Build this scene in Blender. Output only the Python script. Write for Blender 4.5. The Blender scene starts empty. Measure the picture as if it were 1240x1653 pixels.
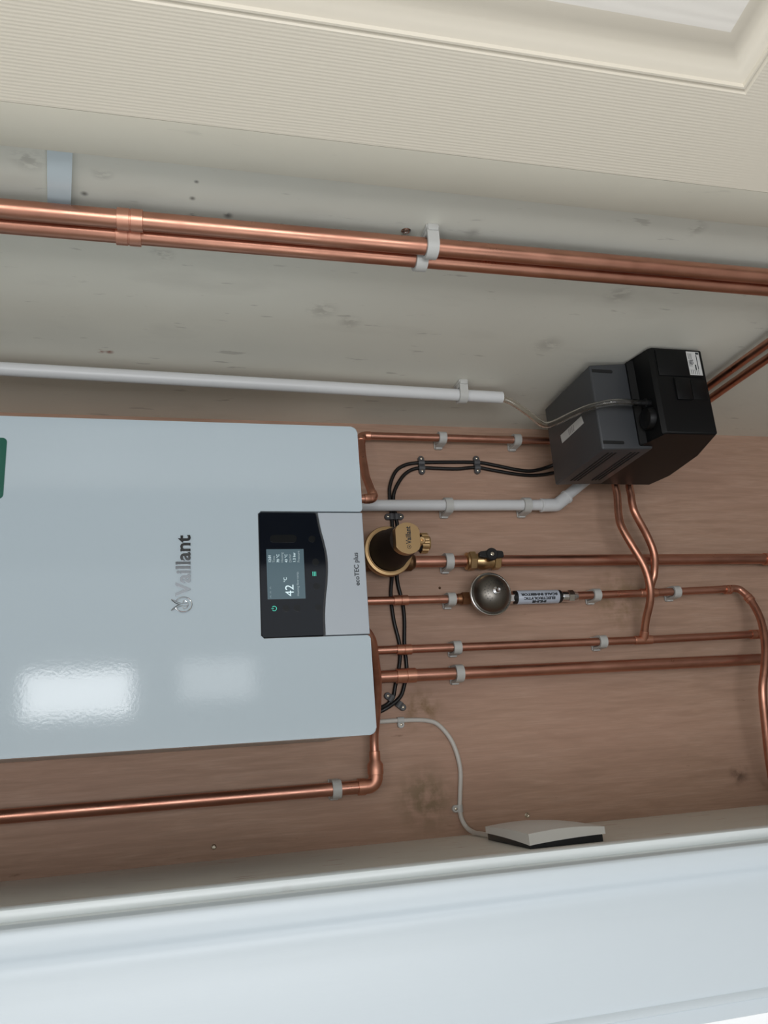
import bpy, bmesh, math, random
from mathutils import Vector, Matrix
random.seed(4)
PI = math.pi
sc = bpy.context.scene
C = sc.collection

# ------------------------------------------------------------------ camera, light, exposure
def rot_mat(a, b, c):
    return Matrix.Rotation(b, 3, 'Z') @ Matrix.Rotation(a, 3, 'X') @ Matrix.Rotation(c, 3, 'Y')
cam = bpy.data.objects.new('camera', bpy.data.cameras.new('camera'))
C.objects.link(cam)
Rm = rot_mat(-0.2488, -0.3042, -0.0042)
cx, cy, cz = Rm @ Vector((0, 0, -1)), Rm @ Vector((1, 0, 0)), -(Rm @ Vector((0, 1, 0)))   # the phone is turned on its side
cam.matrix_world = Matrix.Translation((-0.2491, -1.4337, 0.2541)) @ Matrix((cx, cy, cz)).transposed().to_4x4()
cam.data.sensor_fit = 'VERTICAL'
cam.data.sensor_height = 36.0
cam.data.lens = 1300.0 / 1653.0 * 36.0
cam.data.clip_start = 0.01
sc.camera = cam

w = bpy.data.worlds.new('daylight'); sc.world = w; w.use_nodes = True
w.node_tree.nodes['Background'].inputs[0].default_value = (0.92, 0.96, 1.0, 1)
w.node_tree.nodes['Background'].inputs[1].default_value = 0.55

def area(name, loc, target, sx, sy, power, col):
    l = bpy.data.lights.new(name, 'AREA'); l.shape = 'RECTANGLE'; l.size = sx; l.size_y = sy
    l.energy = power; l.color = col
    o = bpy.data.objects.new(name, l); C.objects.link(o); o.location = loc
    o.rotation_euler = (Vector(target) - Vector(loc)).to_track_quat('-Z', 'Y').to_euler()
    return o
# daylight of the rear window's two panes, then three added fill lights
area('window_light', (0.115, -3.17, 0.69), (0.115, 0, 0.69), 0.20, 0.46, 3.2, (0.95, 0.98, 1.0))
area('window_light_lower', (0.150, -3.17, 0.08), (0.150, 0, 0.08), 0.18, 0.34, 0.6, (0.95, 0.98, 1.0))
area('rear_fill_light', (-0.45, -3.17, 0.15), (-0.45, 0, 0.15), 0.52, 1.7, 25.0, (0.97, 0.98, 1.0))  # added fill to brighten the cupboard inside, no window known here
area('side_fill_light', (-1.57, -1.75, -0.25), (0.6, -1.0, -0.45), 0.9, 1.0, 4.5, (0.97, 0.98, 1.0))  # added fill for the lower side wall, not a known window
area('ceiling_fill_light', (-0.1, -2.0, 1.17), (-0.1, -1.6, -1.0), 0.5, 0.5, 5.0, (1.0, 0.95, 0.88))  # unseen lamp, added as warm fill from above

sc.view_settings.view_transform = 'Standard'
sc.view_settings.look = 'None'
sc.view_settings.gamma = 1.0
sc.view_settings.use_curve_mapping = False
sc.view_settings.exposure = 0.0
sc.cycles.use_denoising = True
sc.cycles.max_bounces = 8
sc.cycles.caustics_reflective = False
sc.cycles.caustics_refractive = False

# ------------------------------------------------------------------ materials
def mat(name, col, rough=0.5, metal=0.0, spec=0.5, **kw):
    m = bpy.data.materials.new(name); m.use_nodes = True
    b = m.node_tree.nodes['Principled BSDF']
    b.inputs['Base Color'].default_value = (*col, 1)
    b.inputs['Roughness'].default_value = rough
    b.inputs['Metallic'].default_value = metal
    b.inputs['Specular IOR Level'].default_value = spec
    for k, v in kw.items():
        b.inputs[k.replace('_', ' ')].default_value = v
    return m
class N:
    """small node helper on a material"""
    def __init__(s, m):
        s.t = m.node_tree; s.b = s.t.nodes['Principled BSDF']
        s.co = s.t.nodes.new('ShaderNodeTexCoord').outputs['Object']
    def map(s, scale, loc=(0, 0, 0)):
        n = s.t.nodes.new('ShaderNodeMapping'); n.inputs['Scale'].default_value = scale; n.inputs['Location'].default_value = loc
        s.t.links.new(s.co, n.inputs['Vector']); return n.outputs[0]
    def noise(s, scale, detail=4, vec=None, rough=0.55, dist=0.0):
        n = s.t.nodes.new('ShaderNodeTexNoise'); n.inputs['Scale'].default_value = scale
        n.inputs['Detail'].default_value = detail; n.inputs['Roughness'].default_value = rough; n.inputs['Distortion'].default_value = dist
        s.t.links.new(vec if vec is not None else s.co, n.inputs['Vector']); return n.outputs['Fac']
    def ramp(s, fac, *stops):
        n = s.t.nodes.new('ShaderNodeValToRGB'); e = n.color_ramp.elements
        while len(e) < len(stops): e.new(0.5)
        for i, (p, c) in enumerate(stops):
            e[i].position = p; e[i].color = (*c, 1) if not isinstance(c, float) else (c, c, c, 1)
        s.t.links.new(fac, n.inputs['Fac']); return n.outputs['Color']
    def mix(s, fac, a, b, mode='MIX'):
        n = s.t.nodes.new('ShaderNodeMix'); n.data_type = 'RGBA'; n.blend_type = mode
        for v, i in ((fac, 0), (a, 6), (b, 7)):
            if isinstance(v, (int, float)): n.inputs[i].default_value = v
            elif isinstance(v, tuple): n.inputs[i].default_value = (*v, 1)
            else: s.t.links.new(v, n.inputs[i])
        return n.outputs[2]
    def math(s, op, a, b=0.0):
        n = s.t.nodes.new('ShaderNodeMath'); n.operation = op
        for v, i in ((a, 0), (b, 1)):
            if isinstance(v, (int, float)): n.inputs[i].default_value = v
            else: s.t.links.new(v, n.inputs[i])
        return n.outputs[0]
    def blot(s, c, r):
        """1 inside a soft ball about c, 0 outside"""
        n = s.t.nodes.new('ShaderNodeVectorMath'); n.operation = 'DISTANCE'
        s.t.links.new(s.co, n.inputs[0]); n.inputs[1].default_value = c
        k = s.t.nodes.new('ShaderNodeMapRange'); k.inputs[1].default_value = 0; k.inputs[2].default_value = r
        k.inputs[3].default_value = 1; k.inputs[4].default_value = 0; k.interpolation_type = 'SMOOTHSTEP'
        s.t.links.new(n.outputs['Value'], k.inputs[0]); return k.outputs[0]
    def color(s, v): s.t.links.new(v, s.b.inputs['Base Color'])
    def rough(s, v): s.t.links.new(v, s.b.inputs['Roughness'])
    def bump(s, h, strength=0.3, dist=0.001):
        n = s.t.nodes.new('ShaderNodeBump'); n.inputs['Strength'].default_value = strength; n.inputs['Distance'].default_value = dist
        s.t.links.new(h, n.inputs['Height']); s.t.links.new(n.outputs[0], s.b.inputs['Normal'])

def copper(name, a=(0.63, 0.32, 0.235), b=(0.49, 0.235, 0.168), rough=0.33):
    m = mat(name, a, rough, 1.0); n = N(m)
    f = n.noise(6, 4, n.map((5, 5, 1.5)))
    g = n.noise(30, 3)
    c = n.mix(n.ramp(f, (0.38, 0.0), (0.66, 1.0)), a, b)
    n.color(n.mix(n.ramp(g, (0.55, 0.0), (0.85, 0.2)), c, (0.36, 0.18, 0.13)))
    n.rough(n.ramp(g, (0.3, rough - 0.06), (0.8, rough + 0.14)))
    return m
M = {}
M['copper'] = copper('copper_tube')
M['copper_fit'] = copper('copper_fitting', (0.72, 0.37, 0.26), (0.62, 0.30, 0.21), 0.38)
M['copper_warm'] = copper('copper_tube_side_wall', (0.62, 0.310, 0.215), (0.48, 0.225, 0.155), 0.32)
M['brass'] = mat('brass', (0.58, 0.395, 0.205), 0.36, 1.0)
M['brass_dark'] = mat('dull_brass', (0.17, 0.10, 0.055), 0.5, 1.0)
M['sleeve_shaded'] = mat('brass_sleeve_painted_shade', (0.020, 0.012, 0.008), 0.55, 0.0, 0.25)  # brass sleeve, the shade on it put into the dark base colour
M['brass_brown'] = mat('brown_brass', (0.26, 0.13, 0.07), 0.45, 1.0)
M['chrome'] = mat('chrome', (0.72, 0.72, 0.73), 0.14, 1.0)
M['chrome_dark'] = mat('chrome_lettering', (0.60, 0.63, 0.65), 0.09, 1.0)
M['steel'] = mat('stainless_dome', (0.20, 0.185, 0.165), 0.38, 1.0)
M['steel_rim'] = mat('polished_steel_rim', (0.55, 0.54, 0.52), 0.24, 1.0)
M['screw'] = mat('screw_metal', (0.62, 0.56, 0.45), 0.3, 1.0)
M['boiler'] = mat('white_enamel', (0.455, 0.535, 0.585), 0.07, 0.0, 0.45)
n = N(M['boiler']); n.bump(n.noise(260, 2), 0.035, 0.001)
M['flap'] = mat('satin_grey_panel', (0.41, 0.455, 0.50), 0.32)
M['boiler_dark'] = mat('boiler_inner_casing', (0.10, 0.10, 0.10), 0.5)
M['boiler_side'] = mat('boiler_side_casing', (0.50, 0.53, 0.54), 0.3)
M['glass_black'] = mat('black_glass', (0.004, 0.006, 0.010), 0.06, 0.0, 0.6)
M['screen'] = mat('lcd_screen', (0.03, 0.05, 0.06), 0.08, Emission_Color=(0.20, 0.30, 0.35, 1), Emission_Strength=0.30)
M['glyph_white'] = mat('lit_white_glyph', (0.1, 0.1, 0.1), 0.4, Emission_Color=(0.75, 0.95, 1.0, 1), Emission_Strength=0.85)
M['glyph_grey'] = mat('lit_grey_glyph', (0.1, 0.1, 0.1), 0.4, Emission_Color=(0.45, 0.60, 0.65, 1), Emission_Strength=0.45)
M['glyph_green'] = mat('lit_green_glyph', (0.02, 0.2, 0.15), 0.4, Emission_Color=(0.10, 0.75, 0.55, 1), Emission_Strength=0.7)
M['glyph_faint'] = mat('unlit_button_mark', (0.0075, 0.0085, 0.009), 0.12)
M['ink'] = mat('dark_print', (0.02, 0.025, 0.03), 0.5)
M['green'] = mat('green_sticker', (0.0, 0.085, 0.055), 0.35)
M['white_pvc'] = mat('white_pvc', (0.66, 0.67, 0.68), 0.35)
M['clip'] = mat('white_clip_plastic', (0.52, 0.52, 0.50), 0.42)
M['white_cable'] = mat('white_cable_sheath', (0.60, 0.57, 0.53), 0.45)
M['black_cable'] = mat('black_cable_sheath', (0.006, 0.005, 0.005), 0.4)
M['grey_clip'] = mat('grey_cable_clip', (0.085, 0.086, 0.09), 0.45)
M['pump_grey'] = mat('pump_grey_plastic', (0.042, 0.045, 0.050), 0.42)
M['pump_black'] = mat('pump_black_plastic', (0.002, 0.0023, 0.0027), 0.45, 0.0, 0.25)
M['void'] = mat('dark_slot', (0.003, 0.003, 0.003), 0.8)
M['paper'] = mat('white_paper_label', (0.55, 0.55, 0.54), 0.5)
M['label_white'] = mat('white_film_label', (0.50, 0.55, 0.64), 0.3)
M['hose'] = mat('clear_vinyl', (0.92, 0.90, 0.86), 0.05, 0.0, 0.5, Transmission_Weight=1.0, IOR=1.38)
M['lever'] = mat('black_lever_plastic', (0.008, 0.008, 0.009), 0.3)
M['box_white'] = mat('receiver_white_plastic', (0.84, 0.84, 0.82), 0.4)
M['box_black'] = mat('receiver_black_base', (0.008, 0.010, 0.014), 0.4)
M['batten'] = mat('pale_blue_gloss_paint', (0.64, 0.72, 0.755), 0.3)

# plywood: grain runs up and down, a few stains of its own
M['ply'] = mat('plywood', (0.27, 0.18, 0.135), 0.6, 0.0, 0.3); n = N(M['ply'])
g1 = n.noise(3.0, 6, n.map((26, 26, 2.2)), 0.6, 0.6)
g2 = n.noise(5, 5, n.map((90, 90, 4)), 0.6)
big = n.noise(3.2, 3)
c = n.ramp(g1, (0.30, (0.375, 0.233, 0.165)), (0.5, (0.46, 0.294, 0.212)), (0.72, (0.525, 0.35, 0.262)))
c = n.mix(n.ramp(g2, (0.35, 0.55), (0.6, 0.0)), c, (0.37, 0.245, 0.180))
c = n.mix(n.ramp(big, (0.42, 0.0), (0.7, 0.30)), c, (0.47, 0.28, 0.215))
fleck = n.ramp(n.noise(30, 3, n.map((3.2, 3.2, 0.7))), (0.70, 0.0), (0.76, 0.8))
c = n.mix(fleck, c, (0.27, 0.16, 0.11))
for p, r, colr, th in (((-0.170, 0, -0.170), 0.055, (0.20, 0.12, 0.05), 0.50), ((-0.325, 0, -0.165), 0.075, (0.20, 0.145, 0.08), 0.45),
                       ((0.02, 0, -0.60), 0.09, (0.26, 0.17, 0.09), 0.5), ((-0.33, 0, -0.80), 0.03, (0.12, 0.07, 0.05), 0.5)):
    st = n.math('MULTIPLY', n.blot(p, r), n.ramp(n.noise(38, 4), (th - 0.08, 0.0), (th + 0.12, 0.85)))
    c = n.mix(st, c, colr)
n.color(c); n.bump(g2, 0.15, 0.0006)

def painted(name, col, scuff, rough=0.5, amount=0.55, spots=()):
    m = mat(name, col, rough, 0, 0.4); n = N(m)
    a = n.noise(2.2, 4)
    c = n.ramp(a, (0.3, tuple(x * 0.93 for x in col)), (0.7, tuple(min(1, x * 1.05) for x in col)))
    s1 = n.noise(26, 3, n.map((1, 2.4, 0.55)))
    c = n.mix(n.ramp(s1, (0.66, 0.0), (0.71, amount)), c, scuff)
    s2 = n.noise(7, 5, n.map((1, 1.8, 0.8), (3, 1, 5)))
    c = n.mix(n.ramp(s2, (0.58, 0.0), (0.78, amount * 0.4)), c, scuff)
    for p, rr, sc_, amt in spots:
        k = n.math('MULTIPLY', n.blot(p, rr), n.ramp(n.noise(90, 3, n.map((1, 1, 0.6))), (0.40, 0.0), (0.52, amt)))
        c = n.mix(k, c, sc_)
    n.color(c); n.bump(n.noise(60, 3), 0.06, 0.001)
    return m
DK, RB, GY = (0.10, 0.095, 0.085), (0.34, 0.17, 0.13), (0.42, 0.40, 0.35)
M['wall'] = painted('off_white_board', (0.76, 0.745, 0.66), (0.45, 0.43, 0.38), spots=(
    [((0.384, y, z), r_, DK, 0.8) for y, z, r_ in ((-.617, .360, .006), (-.656, .237, .004), (-.627, .241, .005), (-.596, .240, .006), (-.602, .199, .008))] +
    [((0.384, -.246, .374), .009, RB, 1.0), ((0.384, -.245, .361), .009, RB, 1.0)] +
    [((0.384, y, z), r_, GY, 0.55) for y, z, r_ in ((-.663, .412, .025), (-.654, .338, .016), (-.514, .277, .022), (-.407, .052, .03), (-.347, -.337, .035), (-.340, -.544, .03), (-.504, -.380, .03), (-.663, -.403, .02), (-.613, -.110, .015), (-.378, .005, .025))]))
M['wall_left'] = painted('beige_painted_board', (0.86, 0.84, 0.77), (0.50, 0.27, 0.23))
M['lining'] = painted('cream_gloss_lining', (0.68, 0.645, 0.54), (0.42, 0.40, 0.34), 0.35, 0.25)
M['frame'] = painted('white_gloss_frame', (0.70, 0.745, 0.75), (0.5, 0.47, 0.45), 0.3, 0.3)
M['arch'] = mat('white_gloss_architrave', (0.53, 0.585, 0.615), 0.40); n = N(M['arch'])
n.bump(n.noise(18, 4, n.map((9, 9, 1.2))), 0.10, 0.001)
M['room'] = mat('room_emulsion', (0.90, 0.90, 0.89), 0.7)
M['reflection_dark'] = mat('dark_reflection_brown', (0.05, 0.042, 0.036), 0.7)
M['floor'] = mat('grey_carpet', (0.30, 0.28, 0.26), 0.9); n = N(M['floor']); n.bump(n.noise(300, 2), 0.4, 0.003)
M['door'] = mat('cream_door_paint', (0.76, 0.70, 0.585), 0.38, 0, 0.4); n = N(M['door'])
wv = n.t.nodes.new('ShaderNodeTexWave'); wv.wave_type = 'BANDS'; wv.bands_direction = 'X'
wv.inputs['Scale'].default_value = 88; wv.inputs['Distortion'].default_value = 2.6; wv.inputs['Detail'].default_value = 2; wv.inputs['Detail Scale'].default_value = 1.0
n.t.links.new(n.map((1, 1, 0.10)), wv.inputs['Vector'])
mr = n.t.nodes.new('ShaderNodeMapRange'); mr.inputs[1].default_value = 0.80; mr.inputs[2].default_value = 0.94
sep = n.t.nodes.new('ShaderNodeSeparateXYZ'); n.t.links.new(n.co, sep.inputs[0]); n.t.links.new(sep.outputs[2], mr.inputs[0])
n.bump(n.math('MULTIPLY', wv.outputs['Fac'], mr.outputs[0]), 0.20, 0.0008)     # the grain fades out on the lock rail
M['door_smooth'] = mat('cream_door_moulding_paint', (0.76, 0.70, 0.585), 0.38, 0, 0.4)
M['door_panel'] = mat('cream_door_paint_lightened', (0.84, 0.80, 0.73), 0.38, 0, 0.4); n = N(M['door_panel'])  # same cream paint, its paler reflection put into the base colour
wv = n.t.nodes.new('ShaderNodeTexWave'); wv.wave_type = 'BANDS'; wv.bands_direction = 'X'
wv.inputs['Scale'].default_value = 30; wv.inputs['Distortion'].default_value = 9; wv.inputs['Detail'].default_value = 2; wv.inputs['Detail Scale'].default_value = 0.6
n.t.links.new(n.map((1, 1, 0.22)), wv.inputs['Vector'])
n.bump(wv.outputs['Fac'], 0.16, 0.0008)

# ------------------------------------------------------------------ mesh helpers
def V(*a): return Vector(a)
def origin_of(o):
    v = Vector((0, 0, 0))
    while o is not None:
        v += o.location; o = o.parent
    return v
def obj(name, bm, m, parent=None, loc=None, smooth=35):
    """links a bmesh given in world coordinates as one mesh object; with a parent, relative to it"""
    off = origin_of(parent) if parent else Vector(loc or (0, 0, 0))
    bmesh.ops.recalc_face_normals(bm, faces=bm.faces)
    if off.length: bmesh.ops.translate(bm, verts=bm.verts, vec=-off)
    me = bpy.data.meshes.new(name); bm.to_mesh(me); bm.free()
    me.materials.append(M[m] if isinstance(m, str) else m)
    if smooth:
        me.polygons.foreach_set('use_smooth', [True] * len(me.polygons))
        me.set_sharp_from_angle(angle=math.radians(smooth))
        for p in me.polygons:
            if p.loop_total > 7: p.use_smooth = False
    o = bpy.data.objects.new(name, me); C.objects.link(o)
    if parent: o.parent = parent
    elif loc: o.location = loc
    return o
def thing(name, label, cat, loc, group=None):
    o = bpy.data.objects.new(name, None); C.objects.link(o); o.location = loc
    o.empty_display_size = 0.02
    return tag(o, label, cat, group)
def tag(o, label=None, cat=None, group=None):
    if label: o['label'] = label
    if cat: o['category'] = cat
    if group: o['group'] = group
    return o
def struct(name, bm, m, smooth=35):
    o = obj(name, bm, m, smooth=smooth); o['kind'] = 'structure'; return o

def box(bm, x0, x1, y0, y1, z0, z1, bev=0.0, seg=2):
    r = bmesh.ops.create_cube(bm, size=1.0)
    vs = r['verts']
    for v in vs:
        v.co = V((x0 + x1) / 2 + v.co.x * (x1 - x0), (y0 + y1) / 2 + v.co.y * (y1 - y0), (z0 + z1) / 2 + v.co.z * (z1 - z0))
    if bev:
        es = list({e for v in vs for e in v.link_edges})
        bmesh.ops.bevel(bm, geom=es, offset=bev, segments=seg, profile=0.5, affect='EDGES', clamp_overlap=True)
    return bm
def Box(*a, **k): return box(bmesh.new(), *a, **k)

def fillet(pts, R, n=8):
    pts = [Vector(p) for p in pts]; out = [pts[0]]
    for i in range(1, len(pts) - 1):
        r = R[i - 1] if isinstance(R, (list, tuple)) else R
        p = pts[i]; a = (pts[i - 1] - p); b = (pts[i + 1] - p); la, lb = a.length, b.length
        a.normalize(); b.normalize(); ang = a.angle(b)
        if ang > PI - 1e-3 or r <= 0: out.append(p); continue
        t = min(r / math.tan(ang / 2), la * 0.49, lb * 0.49); rr = t * math.tan(ang / 2)
        cen = p + (a + b).normalized() * (rr / math.sin(ang / 2))
        s, e = p + a * t - cen, p + b * t - cen
        tot = s.angle(e); ax = s.cross(e).normalized()
        for k in range(n + 1): out.append(cen + Matrix.Rotation(tot * k / n, 3, ax) @ s)
    out.append(pts[-1]); return out
def spline(pts, n=8):
    """Catmull-Rom through the points"""
    P = [Vector(p) for p in pts]; P = [2 * P[0] - P[1]] + P + [2 * P[-1] - P[-2]]; out = []
    for i in range(1, len(P) - 2):
        a, b, c, d = P[i - 1:i + 3]
        for k in range(n):
            t = k / n
            out.append(0.5 * ((2 * b) + (c - a) * t + (2 * a - 5 * b + 4 * c - d) * t * t + (3 * b - a - 3 * c + d) * t ** 3))
    out.append(P[-2]); return out
def tube(bm, path, r, seg=20, caps=True):
    path = [Vector(p) for p in path]; nP = len(path); rings = []; u = None
    for i, p in enumerate(path):
        t = (path[min(i + 1, nP - 1)] - path[max(i - 1, 0)]).normalized()
        if u is None:
            u = t.orthogonal().normalized()
        else:
            u = (u - t * u.dot(t)).normalized()
        v = t.cross(u); rr = r(i / (nP - 1)) if callable(r) else r
        rings.append([bm.verts.new(p + u * (rr * math.cos(2 * PI * k / seg)) + v * (rr * math.sin(2 * PI * k / seg))) for k in range(seg)])
    for A, B in zip(rings, rings[1:]):
        for k in range(seg): bm.faces.new((A[k], A[(k + 1) % seg], B[(k + 1) % seg], B[k]))
    if caps: bm.faces.new(rings[0][::-1]); bm.faces.new(rings[-1])
    return bm
def Tube(*a, **k): return tube(bmesh.new(), *a, **k)
def lathe(bm, prof, origin, axis, seg=40, phase=0.0, close=False):
    """prof = [(r, t)]: radius r at distance t along axis from origin"""
    o = Vector(origin); ax = Vector(axis).normalized()
    u = ax.orthogonal().normalized(); v = ax.cross(u); rings = []
    for r, t in prof:
        if r < 1e-7: rings.append([bm.verts.new(o + ax * t)])
        else: rings.append([bm.verts.new(o + ax * t + (u * math.cos(phase + 2 * PI * k / seg) + v * math.sin(phase + 2 * PI * k / seg)) * r) for k in range(seg)])
    for A, B in zip(rings, rings[1:]):
        for k in range(seg):
            k2 = (k + 1) % seg
            if len(A) == 1 and len(B) == 1: continue
            if len(A) == 1: bm.faces.new((A[0], B[k2], B[k]))
            elif len(B) == 1: bm.faces.new((A[k], A[k2], B[0]))
            else: bm.faces.new((A[k], A[k2], B[k2], B[k]))
    if len(rings[0]) > 1: bm.faces.new(rings[0][::-1])
    if len(rings[-1]) > 1: bm.faces.new(rings[-1])
    return bm
def Lathe(*a, **k): return lathe(bmesh.new(), *a, **k)
def nut(bm, origin, axis, r, L, phase=0.0):
    """hexagon with chamfered ends"""
    return lathe(bm, [(r * 0.86, 0), (r, r * 0.10), (r, L - r * 0.10), (r * 0.86, L)], origin, axis, 6, phase)
def prism(bm, poly, fn, d0, d1, bev=0.0):
    """poly in 2D extruded from depth d0 to d1, fn(u, v, d) -> world"""
    A = [bm.verts.new(fn(u, v, d0)) for u, v in poly]; B = [bm.verts.new(fn(u, v, d1)) for u, v in poly]
    f0 = bm.faces.new(A); bm.faces.new(B[::-1]); k = len(poly)
    for i in range(k): bm.faces.new((A[i], B[i], B[(i + 1) % k], A[(i + 1) % k]))
    if bev: bmesh.ops.bevel(bm, geom=list(f0.edges), offset=bev, segments=3, profile=0.5, affect='EDGES', clamp_overlap=True)
    return bm
def Prism(*a, **k): return prism(bmesh.new(), *a, **k)
front = lambda y: (lambda u, v, d: V(u, d, v))
def rounded(pts, R, n=6):
    """2D polygon with rounded corners, R one radius or a list"""
    P = [Vector((*p, 0)) for p in pts]; k = len(P); out = []
    for i in range(k):
        r = R[i] if isinstance(R, (list, tuple)) else R
        if r <= 0: out.append(tuple(P[i][:2])); continue
        out += [tuple(q[:2]) for q in fillet([(P[i] + P[i - 1]) / 2 if False else P[i - 1], P[i], P[(i + 1) % k]], r, n)[1:-1]]
    return out
def text(name, s, size, at, xd, yd, m, parent, align='LEFT', extrude=0.0003, sx=1.0, offset=0.0):
    """lettering as a mesh; at = left end (or centre) of the baseline, xd reading direction, yd letters' up"""
    cu = bpy.data.curves.new(name, 'FONT'); cu.body = s; cu.size = size; cu.align_x = align; cu.extrude = extrude; cu.offset = offset
    cu.resolution_u = 3
    t = bpy.data.objects.new(name, cu); C.objects.link(t)
    bpy.context.view_layer.update()
    me0 = bpy.data.meshes.new_from_object(t.evaluated_get(bpy.context.evaluated_depsgraph_get()))
    bm = bmesh.new(); bm.from_mesh(me0); bpy.data.objects.remove(t); bpy.data.meshes.remove(me0)
    xd, yd = Vector(xd).normalized(), Vector(yd).normalized(); zd = xd.cross(yd); at = Vector(at)
    for v in bm.verts: v.co = at + xd * (v.co.x * sx) + yd * v.co.y + zd * v.co.z
    return obj(name, bm, m, parent, smooth=0)

# ------------------------------------------------------------------ the setting
XR, XL = 0.384, -0.389
struct('wall_back', Box(-0.62, 0.62, 0.0, 0.03, -1.25, 1.2), 'ply')
struct('wall_right', Box(XR, XR + 0.05, -0.735, 0.0, -1.25, 1.2), 'wall')
struct('wall_left', Box(XL - 0.05, XL, -0.735, 0.0, -1.25, 1.2), 'wall_left')
struct('trim_1', Box(0.366, XR, -0.7618, -0.702, -1.25, 1.2, bev=0.001), 'lining')             # lining the door hangs on
bm = bmesh.new()                                                                            # left lining: stop and rebate
box(bm, -0.349, -0.3385, -0.720, -0.700, -1.25, 1.2, bev=0.0025)
box(bm, XL, -0.3475, -0.744, -0.702, -1.25, 1.2, bev=0.0025)
struct('trim_2', bm, 'frame')
# left architrave: moulded profile (x, y) extruded up the opening
face = spline([(-0.3475, -0.7550, 0), (-0.3500, -0.7568, 0), (-0.3580, -0.7572, 0), (-0.3650, -0.7550, 0), (-0.3705, -0.7500, 0), (-0.3765, -0.7488, 0), (-0.3870, -0.7508, 0),
               (-0.4020, -0.7530, 0), (-0.4250, -0.7541, 0), (-0.4480, -0.7541, 0), (-0.4560, -0.7537, 0), (-0.4600, -0.7527, 0)], 5)
prof = [(-0.3470, -0.735), (-0.3470, -0.7540)] + [(p.x, p.y) for p in face] + [(-0.4620, -0.7545), (-0.4660, -0.7550), (-0.4675, -0.7530), (-0.4785, -0.752), (-0.4795, -0.750), (-0.4795, -0.735)]
struct('trim_3', Prism(prof, lambda u, v, d: V(u, v, d), -1.25, 1.2), 'arch', smooth=40)
struct('trim_4', Box(0.386, 0.452, -0.750, -0.735, -1.25, 1.2, bev=0.003), 'arch')
# the room outside the cupboard
struct('wall_front_left', Box(-1.65, -0.385, -0.735, -0.70, -1.25, 1.2), 'room')
struct('dark_reflection_wall', Box(0.72, 1.95, -3.30, -3.25, -1.25, 1.2), 'reflection_dark')  # unseen dark wall, added and sized to darken reflections in display and lettering
struct('wall_front_right', Box(0.384, 1.95, -0.735, -0.70, -1.25, 1.2), 'room')
struct('floor', Box(-1.65, 1.95, -3.3, 0.03, -1.30, -1.25), 'floor')
struct('ceiling', Box(-1.65, 1.95, -3.3, 0.03, 1.2, 1.25), 'room')

# ------------------------------------------------------------------ the door
def make_door():
    th = math.radians(11)
    t = thing('cupboard_door', 'cream moulded panel door swung open across the top of the photo', 'door', (0.366, -0.7625, -1.22))
    t.rotation_euler = (0, 0, th - PI / 2)
    W, Hh, T = 0.726, 2.0, 0.035
    def loc(bm, name, m, parent=t):
        me = bpy.data.meshes.new(name); bmesh.ops.recalc_face_normals(bm, faces=bm.faces); bm.to_mesh(me); bm.free()
        me.materials.append(M[m]); me.polygons.foreach_set('use_smooth', [True] * len(me.polygons)); me.set_sharp_from_angle(angle=math.radians(30))
        o = bpy.data.objects.new(name, me); C.objects.link(o); o.parent = parent; return o
    S = 0.1125                                   # stile
    holes = [(S, W - S, 0.20, 0.69), (S, W - S, 0.9, Hh - 0.11)]
    # leaf: front face with two openings, plain back and edges
    bm = bmesh.new()
    xs = sorted({0, S, W - S, W}); zs = sorted({0, 0.20, 0.69, 0.9, Hh - 0.11, Hh})
    gv = {(i, j): bm.verts.new((x, 0, z)) for i, x in enumerate(xs) for j, z in enumerate(zs)}
    for i in range(3):
        for j in range(5):
            if i == 1 and j in (1, 3): continue
            bm.faces.new([gv[i, j], gv[i + 1, j], gv[i + 1, j + 1], gv[i, j + 1]])
    for x0, x1, y0, y1, z0, z1 in ((0, W, T - 0.0005, T, 0, Hh), (0, 0.03, 0.0002, T, 0, Hh), (W - 0.03, W, 0.0002, T, 0, Hh), (0, W, 0.0002, T, 0, 0.03), (0, W, 0.0002, T, Hh - 0.03, Hh)):
        box(bm, x0, x1, y0, y1, z0, z1)
    loc(bm, 'leaf', 'door')
    # moulding round each panel, then the panel's field
    pr = [(0, 0), (0.0015, 0.0013), (0.0030, 0.0013), (0.0055, -0.0005), (0.0075, -0.0005), (0.0095, 0.0022), (0.0135, 0.0034), (0.018, 0.0058), (0.026, 0.0082), (0.031, 0.0085), (0.044, 0.0035), (0.054, 0.0008), (0.0575, 0.0003)]
    for x0, x1, z0, z1 in holes:
        bm = bmesh.new(); rings = []
        for u, d in pr:
            rings.append([bm.verts.new(p) for p in ((x0 + u, d, z0 + u), (x1 - u, d, z0 + u), (x1 - u, d, z1 - u), (x0 + u, d, z1 - u))])
        for A, B in zip(rings, rings[1:]):
            for k in range(4): bm.faces.new((A[k], A[(k + 1) % 4], B[(k + 1) % 4], B[k]))
        loc(bm, 'panel_moulding', 'door_smooth')
        bm = bmesh.new(); u = 0.0575
        box(bm, x0 + u, x1 - u, 0.0003, 0.006, z0 + u, z1 - u)
        loc(bm, 'panel', 'door_panel')
    return t
make_door()

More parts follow.
